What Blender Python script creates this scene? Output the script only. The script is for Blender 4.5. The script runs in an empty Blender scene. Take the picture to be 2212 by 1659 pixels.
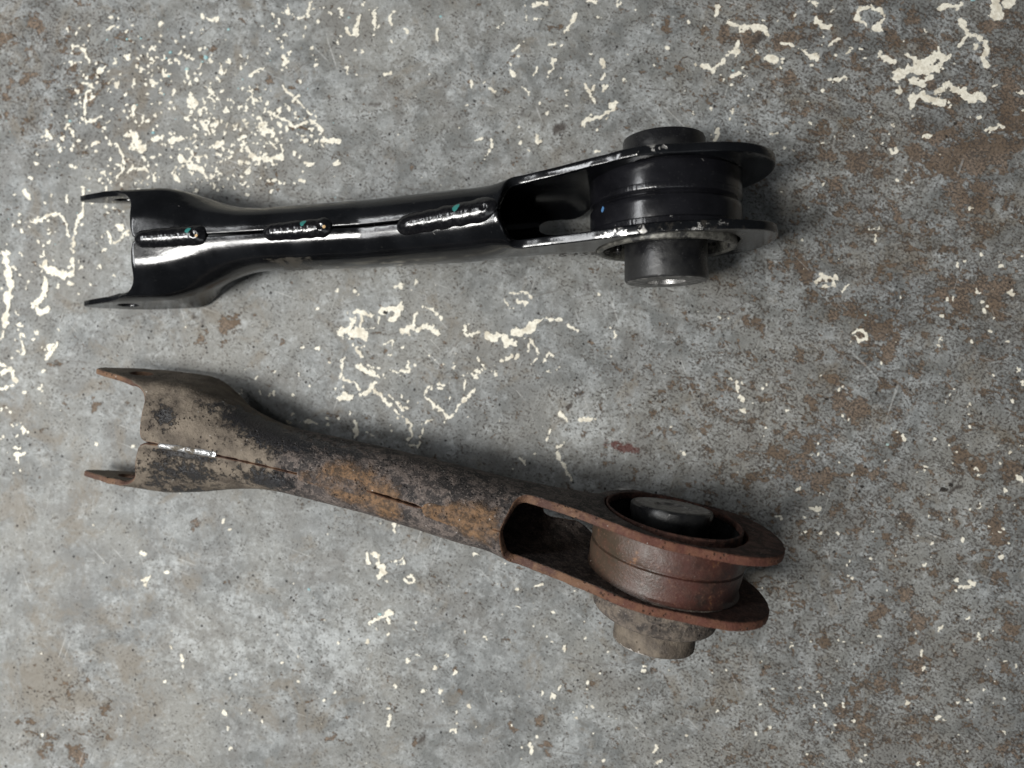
import bpy, bmesh, math, random
import numpy as np
from mathutils import Vector, Matrix, noise as mn
from mathutils.geometry import delaunay_2d_cdt

MM = 0.001
scene = bpy.context.scene
C = scene.collection
random.seed(7)
rng = np.random.default_rng(11)

# ------------------------------------------------------------------ camera, light, exposure
TILT = math.radians(3.0)
cam_d = bpy.data.cameras.new("camera")
cam = bpy.data.objects.new("camera", cam_d); C.objects.link(cam)
cam.location = (0, 0, 324 * MM)
cam.rotation_euler = (0, TILT, 0)
cam_d.sensor_width = 36.0
cam_d.lens = 36.0 * 1597 / 2212
cam_d.clip_start = 0.01; cam_d.clip_end = 50
cam_d.dof.use_dof = True
cam_d.dof.focus_distance = 0.287
cam_d.dof.aperture_fstop = 5.0
scene.camera = cam

world = bpy.data.worlds.new("World"); scene.world = world
world.use_nodes = True
wb = world.node_tree.nodes["Background"]
wb.inputs[0].default_value = (0.86, 0.93, 1.0, 1); wb.inputs[1].default_value = 0.042

def area(name, direction, dist, sx, sy, power, col, spread=math.pi):
    l = bpy.data.lights.new(name, 'AREA'); l.shape = 'RECTANGLE'; l.size = sx; l.size_y = sy
    l.energy = power; l.color = col; l.spread = spread
    o = bpy.data.objects.new(name, l); C.objects.link(o)
    d = Vector(direction).normalized()
    o.location = d * dist; o.rotation_euler = (-d).to_track_quat('-Z', 'Y').to_euler()
    return o
area("skylight_lamp", (-0.60, -0.20, 1.0), 1.15, 0.30, 0.25, 13.2, (1.0, 0.985, 0.95))
area("reflection_strip_lamp", (-0.98, 0.06, 1.0), 1.25, 1.0, 0.12, 8.4, (0.97, 0.985, 1.0))  # separate lamp added beside the main one, for long reflections
area("doorway_lamp", (0.10, -0.95, 1.0), 1.6, 1.1, 0.40, 2.2, (0.93, 0.97, 1.0))

scene.view_settings.view_transform = 'Standard'
scene.view_settings.look = 'None'
scene.view_settings.exposure = 0.0
scene.view_settings.gamma = 1.0
scene.cycles.max_bounces = 6

# ------------------------------------------------------------------ helpers
def mesh_obj(name, verts, faces, mat, parent=None, kind=None, attrs=None, smooth=True, sharp=35, scale=MM):
    me = bpy.data.meshes.new(name)
    me.from_pydata([tuple(v) for v in np.asarray(verts, float) * scale], [], [tuple(int(i) for i in f) for f in faces])
    me.materials.append(mat)
    if smooth:
        me.polygons.foreach_set('use_smooth', [True] * len(me.polygons))
        if sharp: me.set_sharp_from_angle(angle=math.radians(sharp))
    for k, a in (attrs or {}).items():
        at = me.attributes.new(k, 'FLOAT', 'POINT'); at.data.foreach_set('value', np.asarray(a, np.float32))
    me.update()
    o = bpy.data.objects.new(name, me); C.objects.link(o)
    if parent: o.parent = parent
    if kind: o['kind'] = kind
    return o

def smooth(a, b, x):
    t = np.clip((np.asarray(x, float) - a) / (b - a), 0, 1)
    return t * t * (3 - 2 * t)

def hashn(ix, iy, seed):
    n = (ix.astype(np.int64) * 374761393 + iy.astype(np.int64) * 668265263 + seed * 974711) & 0xffffffff
    n = ((n ^ (n >> 13)) * 1274126177) & 0xffffffff
    return ((n ^ (n >> 16)) & 0xffff) / 65535.0

def vnoise(x, y, seed=0):
    ix = np.floor(x); iy = np.floor(y); fx = x - ix; fy = y - iy
    fx = fx * fx * (3 - 2 * fx); fy = fy * fy * (3 - 2 * fy)
    ix = ix.astype(int); iy = iy.astype(int)
    a = hashn(ix, iy, seed); b = hashn(ix + 1, iy, seed); c = hashn(ix, iy + 1, seed); d = hashn(ix + 1, iy + 1, seed)
    return (a * (1 - fx) + b * fx) * (1 - fy) + (c * (1 - fx) + d * fx) * fy

def fbm(x, y, octv=4, seed=0, gain=.55):
    s = 0; a = 1; t = 0
    for o in range(octv):
        s = s + a * vnoise(x, y, seed + o * 17); t += a; a *= gain; x = x * 2.03 + 5.3; y = y * 2.03 + 1.7
    return s / t

class NT:
    def __init__(self, name):
        self.m = bpy.data.materials.new(name); self.m.use_nodes = True
        self.t = self.m.node_tree; self.n = self.t.nodes; self.n.clear()
        self.out = self.n.new('ShaderNodeOutputMaterial')
        self.p = self.n.new('ShaderNodeBsdfPrincipled')
        self.t.links.new(self.p.outputs[0], self.out.inputs[0])
        self.tc = self.n.new('ShaderNodeTexCoord')
    def lk(self, a, b): self.t.links.new(a, b)
    def setin(self, sock, v):
        if hasattr(v, 'is_linked') or hasattr(v, 'links'): self.lk(v, sock)
        elif isinstance(v, (tuple, list)) and len(v) == 3 and sock.type == 'RGBA': sock.default_value = (*v, 1)
        else: sock.default_value = v
    def obj(self): return self.tc.outputs['Object']
    def mapping(self, scale=(1, 1, 1), rot=(0, 0, 0), loc=(0, 0, 0), src=None):
        if any(rot) and (scale[0] != 1 or scale[1] != 1):      # turn first, then stretch
            src = self.mapping(rot=rot, src=src); rot = (0, 0, 0)
        m = self.n.new('ShaderNodeMapping'); self.lk(src or self.obj(), m.inputs[0])
        m.inputs['Scale'].default_value = scale; m.inputs['Rotation'].default_value = rot; m.inputs['Location'].default_value = loc
        return m.outputs[0]
    def noise(self, scale, detail=3, rough=.55, dist=0, vec=None, w=None):
        x = self.n.new('ShaderNodeTexNoise')
        self.lk(vec or self.obj(), x.inputs['Vector'])
        x.inputs['Scale'].default_value = scale; x.inputs['Detail'].default_value = detail
        x.inputs['Roughness'].default_value = rough; x.inputs['Distortion'].default_value = dist
        return x.outputs['Fac']
    def voro(self, scale, vec=None, feature='F1', rnd=1.0):
        x = self.n.new('ShaderNodeTexVoronoi'); x.feature = feature
        self.lk(vec or self.obj(), x.inputs['Vector']); x.inputs['Scale'].default_value = scale
        x.inputs['Randomness'].default_value = rnd
        return x
    def math(self, op, a, b=0.5, clamp=False):
        x = self.n.new('ShaderNodeMath'); x.operation = op; x.use_clamp = clamp
        self.setin(x.inputs[0], a); self.setin(x.inputs[1], b); return x.outputs[0]
    def step(self, v, lo, hi, a=0.0, b=1.0):
        x = self.n.new('ShaderNodeMapRange'); x.interpolation_type = 'SMOOTHSTEP'
        self.setin(x.inputs['Value'], v); x.inputs['From Min'].default_value = lo; x.inputs['From Max'].default_value = hi
        x.inputs['To Min'].default_value = a; x.inputs['To Max'].default_value = b; return x.outputs[0]
    def attr(self, name):
        x = self.n.new('ShaderNodeAttribute'); x.attribute_name = name; return x.outputs['Fac']
    def mix(self, f, a, b, blend='MIX'):
        x = self.n.new('ShaderNodeMix'); x.data_type = 'RGBA'; x.blend_type = blend
        self.setin(x.inputs[0], f); self.setin(x.inputs[6], a); self.setin(x.inputs[7], b); return x.outputs[2]
    def mixf(self, f, a, b):
        x = self.n.new('ShaderNodeMix'); x.data_type = 'FLOAT'
        self.setin(x.inputs[0], f); self.setin(x.inputs[2], a); self.setin(x.inputs[3], b); return x.outputs[0]
    def bump(self, h, dist, strength=1.0, prev=None):
        x = self.n.new('ShaderNodeBump'); self.setin(x.inputs['Height'], h)
        x.inputs['Distance'].default_value = dist; x.inputs['Strength'].default_value = strength
        if prev: self.lk(prev, x.inputs['Normal'])
        return x.outputs[0]
    def fin(self, base, rough, metal=0.0, normal=None, spec=None, coat=None, coat_rough=None):
        self.setin(self.p.inputs['Base Color'], base); self.setin(self.p.inputs['Roughness'], rough)
        self.setin(self.p.inputs['Metallic'], metal)
        if normal: self.lk(normal, self.p.inputs['Normal'])
        if spec is not None: self.setin(self.p.inputs['Specular IOR Level'], spec)
        if coat is not None: self.setin(self.p.inputs['Coat Weight'], coat)
        if coat_rough is not None: self.setin(self.p.inputs['Coat Roughness'], coat_rough)
        return self.m

def srgb(r, g, b):
    return tuple(((c / 255) / 12.92 if c / 255 <= .04045 else ((c / 255 + .055) / 1.055) ** 2.4) for c in (r, g, b))

# ------------------------------------------------------------------ materials
def floor_material():
    k = NT('painted_concrete')
    br, dk, pale, wear = k.attr('brown'), k.attr('dark'), k.attr('pale'), k.attr('wear')
    n_big = k.noise(16, 5, .65)
    n_med = k.noise(85, 6, .68, .3)
    n_fine = k.noise(480, 5, .72)
    n_vfine = k.noise(1700, 3, .65)
    base = k.mix(k.step(n_med, .40, .60), (.138, .144, .141), (.272, .284, .283))
    base = k.mix(k.math('MULTIPLY', k.step(n_big, .38, .66), .8), base, (.245, .240, .218))
    base = k.mix(k.math('MULTIPLY', k.math('MULTIPLY', k.step(n_fine, .50, .66), k.step(n_med, .40, .60)), .55), base, (.42, .43, .43))
    base = k.mix(k.math('MULTIPLY', k.math('MULTIPLY', k.step(n_fine, .36, .47, 1, 0), k.step(k.math('ADD', k.noise(60, 4, .6), k.math('MULTIPLY', wear, .04)), .40, .54)), .66), base, (.105, .097, .086))
    base = k.mix(k.math('MULTIPLY', k.step(n_vfine, .40, .47, 1, 0), .34), base, (.11, .105, .098))
    base = k.mix(k.math('MULTIPLY', k.step(k.noise(34, 6, .72, .5, vec=k.mapping(loc=(3, 1, 0))), .50, .64), .50), base, (.145, .138, .126))
    base = k.mix(k.math('MULTIPLY', k.step(k.noise(11, 5, .65, .5, vec=k.mapping(loc=(7, 2, 0))), .50, .66), .38), base, (.120, .122, .120))
    # chalky clouds
    cl = k.math('MULTIPLY', k.step(k.math('ADD', k.noise(120, 7, .78), k.math('MULTIPLY', pale, .22)), .54, .78), .60)
    base = k.mix(cl, base, (.48, .50, .50))
    # tan staining, broad and faint
    tan = k.math('MULTIPLY', k.step(k.math('ADD', k.noise(46, 7, .74, .6), k.math('MULTIPLY', k.attr('tan'), .11)), .53, .68), .60)
    base = k.mix(tan, base, (.165, .138, .102))
    # worn-through brown patches with ragged edges
    rag = k.noise(360, 6, .75, .2, vec=k.mapping((1, 1.3, 1), (0, 0, .35)))
    mid = k.noise(120, 5, .65, .5, vec=k.mapping((1, 1.25, 1), (0, 0, .3)))
    bm = k.math('ADD', k.math('MULTIPLY', rag, .55), k.math('MULTIPLY', mid, .55))
    bm = k.math('ADD', bm, k.math('MULTIPLY', br, .150))
    bm = k.math('ADD', bm, k.math('MULTIPLY', wear, .075))
    bmask = k.step(bm, .674, .694)
    bcol = k.mix(k.step(k.noise(900, 5, .75), .38, .62), (.070, .050, .036), (.230, .165, .115))
    bcol = k.mix(k.step(k.noise(60, 2, .5), .42, .6), bcol, (.120, .080, .050))
    base = k.mix(k.math('MULTIPLY', bmask, .86), base, bcol)
    # small dark flecks
    fl = k.noise(980, 4, .68, .1, vec=k.mapping((.85, 1.1, 1), (0, 0, .45)))
    flm = k.noise(130, 5, .7)
    fs = k.math('ADD', k.math('MULTIPLY', fl, .8), k.math('MULTIPLY', flm, .30))
    fs = k.math('ADD', fs, k.math('MULTIPLY', wear, .052))
    fmask = k.step(fs, .640, .668)
    base = k.mix(k.math('MULTIPLY', fmask, .80), base, (.060, .050, .043))
    # thin scratches in several directions
    sc = None
    for i, (ang, lo) in enumerate(((.35, .735), (-.62, .735), (1.25, .745), (.12, .735), (.8, .74), (2.4, .735), (1.9, .745), (-.25, .73))):
        s = k.noise(480, 1, .4, 0, vec=k.mapping((.045, 1.6, 1), (0, 0, ang), (i * .37, i * .11, 0)))
        s = k.math('MULTIPLY', k.step(s, lo - .05, lo), k.step(k.noise(45, 2, .5, vec=k.mapping(loc=(i * 2.1, 0, 0))), .55, .64))
        if i % 2 == 0: base = k.mix(k.math('MULTIPLY', s, .34), base, (.55, .55, .53))
        else: base = k.mix(k.math('MULTIPLY', s, .60), base, (.10, .09, .08))
        sc = s if sc is None else k.math('MAXIMUM', sc, s)
    # oily dark stains
    dm = k.math('MULTIPLY', k.step(k.math('ADD', k.math('MULTIPLY', dk, .9), k.math('MULTIPLY', k.noise(420, 5, .75), .8)), .52, .95), .88)
    base = k.mix(dm, base, (.050, .040, .034))
    rs = k.step(k.math('ADD', k.attr('redstain'), k.math('MULTIPLY', k.noise(400, 6, .8), 2.2)), 1.45, 1.75)
    base = k.mix(k.math('MULTIPLY', rs, .85), base, (.085, .018, .012))
    # pits and black grains
    v = k.voro(300)
    pit = k.math('MULTIPLY', k.step(v.outputs['Distance'], .10, .20, 1, 0),
                 k.math('GREATER_THAN', k.math('FRACT', k.math('MULTIPLY', v.outputs['Color'], 7.3)), .90))
    base = k.mix(k.math('MULTIPLY', pit, .9), base, (.018, .016, .015))
    h = k.math('ADD', k.math('MULTIPLY', n_fine, .6), k.math('MULTIPLY', n_vfine, .25))
    h = k.math('SUBTRACT', h, k.math('MULTIPLY', bmask, .45))
    h = k.math('SUBTRACT', h, k.math('MULTIPLY', fmask, .3))
    h = k.math('SUBTRACT', h, k.math('MULTIPLY', pit, .8))
    h = k.math('ADD', h, k.math('MULTIPLY', n_med, 1.4))
    nrm = k.bump(h, .00055, .9)
    rough = k.mixf(bmask, k.step(n_med, .3, .7, .50, .66), .88)
    return k.fin(base, rough, 0, nrm, spec=.38)

def flake_material(name, c1, c2):
    k = NT(name)
    n = k.noise(700, 4, .6); m = k.noise(150, 3, .6)
    base = k.mix(k.step(n, .42, .62), c1, c2)
    base = k.mix(k.math('MULTIPLY', k.step(m, .52, .66), .5), base, (.46, .40, .30))
    base = k.mix(k.math('MULTIPLY', k.step(k.noise(1500, 3, .7), .60, .68), .55), base, (.25, .22, .18))
    return k.fin(base, .6, 0, k.bump(n, .0003, .8), spec=.3)

def black_paint(name='black_gloss_paint', r0=.11, r1=.22, base0=(.0035, .0038, .0045), chip=1.0, streak=False):
    k = NT(name)
    rim, dust = k.attr('rim'), k.attr('dust')
    n = k.noise(60, 4, .6); f = k.noise(900, 3, .6)
    base = k.mix(k.step(n, .35, .7), base0, tuple(c * 1.9 for c in base0))
    speck = k.math('MULTIPLY', k.step(k.noise(2300, 2, .5), .70, .74), .4)
    base = k.mix(speck, base, (.09, .09, .085))
    dm = k.math('MULTIPLY', k.step(k.math('ADD', k.noise(230, 5, .7), k.math('MULTIPLY', dust, .42)), .74, .98), .30)
    base = k.mix(dm, base, (.16, .14, .11))
    # bare metal where the coating has chipped off the cut edges
    cn = k.noise(260, 4, .68, .2)
    chipm = k.math('MULTIPLY', k.step(k.math('ADD', cn, k.math('MULTIPLY', k.attr('chip'), .22)), .70, .715), k.step(rim, .3, .5))
    chipm = k.math('MULTIPLY', chipm, chip)
    scm = k.step(k.math('ADD', k.noise(700, 2, .5, vec=k.mapping((.12, 1, 1), (0, 0, .8))), 0.0), .745, .77)
    scm = k.math('MULTIPLY', k.math('MULTIPLY', scm, k.step(k.noise(80, 2), .52, .6)), .55)
    allm = k.math('MAXIMUM', chipm, scm)
    base = k.mix(allm, base, (.62, .60, .57))
    rough = k.mixf(chipm, k.math('ADD', k.step(n, .3, .7, r0, r1), k.math('MULTIPLY', dm, 1.2)), .34)
    h = k.math('ADD', k.math('MULTIPLY', f, .25), k.math('MULTIPLY', n, 1.5))
    h = k.math('ADD', h, k.math('MULTIPLY', k.noise(2600, 2, .5), .1))
    h = k.math('SUBTRACT', h, k.math('MULTIPLY', chipm, .7))
    if streak:                                            # tooling marks running along the bushing axis
        st = k.noise(1100, 2, .5, vec=k.mapping((1, .16, 1)))
        h = k.math('ADD', h, k.math('MULTIPLY', k.math('MULTIPLY', st, 1.6), k.step(k.attr('rim'), 0, .6, .05, 1)))
    return k.fin(base, rough, k.math('MULTIPLY', allm, .9), k.bump(h, .00011, .8), spec=.5)

def weld_material():
    k = NT('black_painted_weld')
    teal, gold = k.attr('teal'), k.attr('gold')
    n = k.noise(900, 3, .6)
    base = k.mix(k.step(n, .4, .7), (.004, .004, .005), (.008, .008, .009))
    te = k.step(k.math('ADD', teal, k.math('MULTIPLY', k.noise(1100, 4, .7), 1.2)), 1.08, 1.2)
    go = k.step(k.math('ADD', gold, k.math('MULTIPLY', k.noise(900, 3, .7), .6)), .95, 1.05)
    base = k.mix(k.math('MULTIPLY', te, .8), base, (.04, .22, .20))
    base = k.mix(go, base, (.50, .33, .16))
    return k.fin(base, k.step(n, .3, .7, .16, .28), 0, k.bump(n, .00005, .5), spec=.6)

def rubber_material():
    k = NT('black_rubber')
    n = k.noise(500, 4, .6); m = k.noise(90, 3, .6)
    base = k.mix(k.step(m, .4, .7), (.007, .007, .008), (.014, .014, .014))
    base = k.mix(k.math('MULTIPLY', k.step(k.noise(1900, 2, .5), .69, .73), .5), base, (.12, .12, .12))
    base = k.mix(k.math('MULTIPLY', k.step(k.noise(160, 5, .75), .58, .75), .3), base, (.07, .07, .068))
    return k.fin(base, k.step(m, .38, .6, .26, .48), 0, k.bump(n, .0002, .6), spec=.45)

def metal_material(name, c, rough=.35, blotch=.5, metal=.75):
    k = NT(name)
    n = k.noise(420, 5, .7); m = k.noise(2200, 3, .6)
    b = k.mix(k.step(n, .40, .62), tuple(x * .35 for x in c), c)
    b = k.mix(k.math('MULTIPLY', k.step(k.noise(180, 4, .7), .50, .60), blotch), b, (.015, .015, .016))
    return k.fin(b, k.step(m, .3, .7, rough, rough + .2), metal, k.bump(m, .00012, .8))

def rusty_material():
    k = NT('rusty_steel')
    rim, orange, dust, red, blk = k.attr('rim'), k.attr('orange'), k.attr('dust'), k.attr('red'), k.attr('black')
    n1 = k.noise(45, 5, .65, .3); n2 = k.noise(260, 5, .7); n3 = k.noise(1100, 4, .7)
    base = k.mix(k.step(n1, .36, .64), (.016, .014, .014), (.062, .051, .047))      # old dark coat, grey-brown
    base = k.mix(k.math('MULTIPLY', k.step(n2, .46, .58), .70), base, (.150, .120, .105))
    base = k.mix(k.math('MULTIPLY', k.step(n3, .36, .46, 1, 0), .7), base, (.012, .011, .011))
    base = k.mix(k.math('MULTIPLY', k.step(n3, .56, .66), .6), base, (.28, .24, .21))
    # road dust
    dm = k.step(k.math('ADD', k.math('MULTIPLY', n2, .55), k.math('MULTIPLY', dust, .75)), .52, .80)
    dcol = k.mix(k.step(k.noise(120, 4, .6), .35, .65), (.078, .062, .047), (.180, .148, .113))
    base = k.mix(k.math('MULTIPLY', dm, .92), base, dcol)
    # black coating showing through the dust
    b2 = k.step(k.math('ADD', k.math('MULTIPLY', k.noise(270, 7, .8), .9), k.math('MULTIPLY', blk, .38)), .55, .64)
    base = k.mix(k.math('MULTIPLY', b2, .90), base, (.012, .013, .016))
    # orange rust
    om = k.step(k.math('ADD', k.math('MULTIPLY', k.noise(210, 6, .72, .3), .7), k.math('MULTIPLY', orange, .56)), .54, .82)
    ocol = k.mix(k.step(k.noise(520, 5, .75), .36, .64), (.058, .036, .020), (.205, .112, .050))
    base = k.mix(k.math('MULTIPLY', om, .80), base, ocol)
    # dark red-brown rust
    rcol = k.mix(k.step(n2, .36, .64), (.028, .012, .009), (.100, .040, .026))
    rcol = k.mix(k.math('MULTIPLY', k.step(n3, .58, .7), .5), rcol, (.17, .085, .055))
    base = k.mix(k.math('MULTIPLY', k.step(k.math('ADD', red, k.math('MULTIPLY', n1, .5)), .45, .95), .9), base, rcol)
    # cut edges: thin lighter rust
    rc = k.mix(k.step(k.noise(140, 4, .7), .38, .62), (.062, .024, .016), (.150, .078, .040))
    rc = k.mix(k.math('MULTIPLY', k.step(n3, .55, .7), .5), rc, (.22, .13, .085))
    rc = k.mix(k.math('MULTIPLY', red, .55), rc, (.100, .026, .016))
    base = k.mix(k.math('MULTIPLY', k.step(rim, .4, .6), .82), base, rc)
    wh = k.math('MULTIPLY', k.step(k.math('ADD', k.noise(640, 3, .6), k.math('MULTIPLY', k.attr('crust'), .35)), .715, .73), .8)
    base = k.mix(wh, base, (.48, .45, .42))
    shine = k.math('MULTIPLY', b2, k.step(om, .2, .6, 1, 0))
    rough = k.mixf(shine, .78, .34)
    h = k.math('ADD', k.math('MULTIPLY', n2, .8), k.math('MULTIPLY', n3, .45))
    h = k.math('ADD', h, k.math('MULTIPLY', om, .5))
    h = k.math('SUBTRACT', h, k.math('MULTIPLY', b2, .35))
    pv = k.voro(520, vec=k.mapping(loc=(1, 2, 3)))
    pits = k.math('MULTIPLY', k.step(pv.outputs['Distance'], .12, .30, 1, 0), k.step(k.noise(70, 3, .6), .48, .58))
    base = k.mix(k.math('MULTIPLY', pits, .6), base, (.014, .010, .009))
    h = k.math('SUBTRACT', h, k.math('MULTIPLY', pits, .8))
    nrm = k.bump(h, .0009, 1.0)
    return k.fin(base, rough, 0, nrm, spec=.4)

def sleeve_rust_material():
    k = NT('worn_rusty_sleeve')
    n1 = k.noise(60, 4, .6); n2 = k.noise(300, 5, .7); n3 = k.noise(1200, 3, .6)
    base = k.mix(k.step(n1, .36, .62), (.026, .019, .016), (.060, .020, .014))
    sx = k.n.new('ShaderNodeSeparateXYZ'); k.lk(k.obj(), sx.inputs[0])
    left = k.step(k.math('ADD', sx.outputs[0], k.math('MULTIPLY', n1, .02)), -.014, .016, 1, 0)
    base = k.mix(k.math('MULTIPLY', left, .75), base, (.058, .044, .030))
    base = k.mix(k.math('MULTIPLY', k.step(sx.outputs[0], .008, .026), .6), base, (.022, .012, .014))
    base = k.mix(k.math('MULTIPLY', k.step(n2, .45, .66), .5), base, (.085, .042, .030))
    base = k.mix(k.math('MULTIPLY', k.step(n3, .62, .7), .5), base, (.22, .13, .09))
    base = k.mix(k.math('MULTIPLY', k.step(k.noise(120, 4, .7), .60, .70), .7), base, (.24, .12, .05))
    base = k.mix(k.math('MULTIPLY', k.step(k.noise(520, 3, .6), .73, .745), .8), base, (.6, .5, .42))
    rough = k.step(n1, .36, .6, .28, .50)
    h = k.math('ADD', n2, k.math('MULTIPLY', n3, .4))
    return k.fin(base, rough, 0, k.bump(h, .0003, .7), spec=.5)

M = dict(floor=floor_material(), flake=flake_material('cream_paint', (.80, .765, .655), (.66, .62, .52)),
         blue=flake_material('pale_blue_paint', (.30, .50, .52), (.22, .40, .43)),
         grit=flake_material('dark_grit', (.02, .018, .016), (.035, .03, .026)),
         black=black_paint(), sleeve_black=black_paint('black_satin_paint', .15, .24, (.004, .004, .005), .6, True),
         weld=weld_material(), rubber=rubber_material(),
         bare=metal_material('worn_bare_metal', (.17, .165, .145), .36, .9, .35), bore=metal_material('bright_bore_metal', (.75, .74, .72), .22, .2),
         endface=metal_material('grey_end_face', (.20, .195, .185), .45, .15, .15),
         rust=rusty_material(), sleeve_rust=sleeve_rust_material(), dullend=metal_material('dull_worn_steel', (.34, .33, .32), .38, .3, .3))

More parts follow.
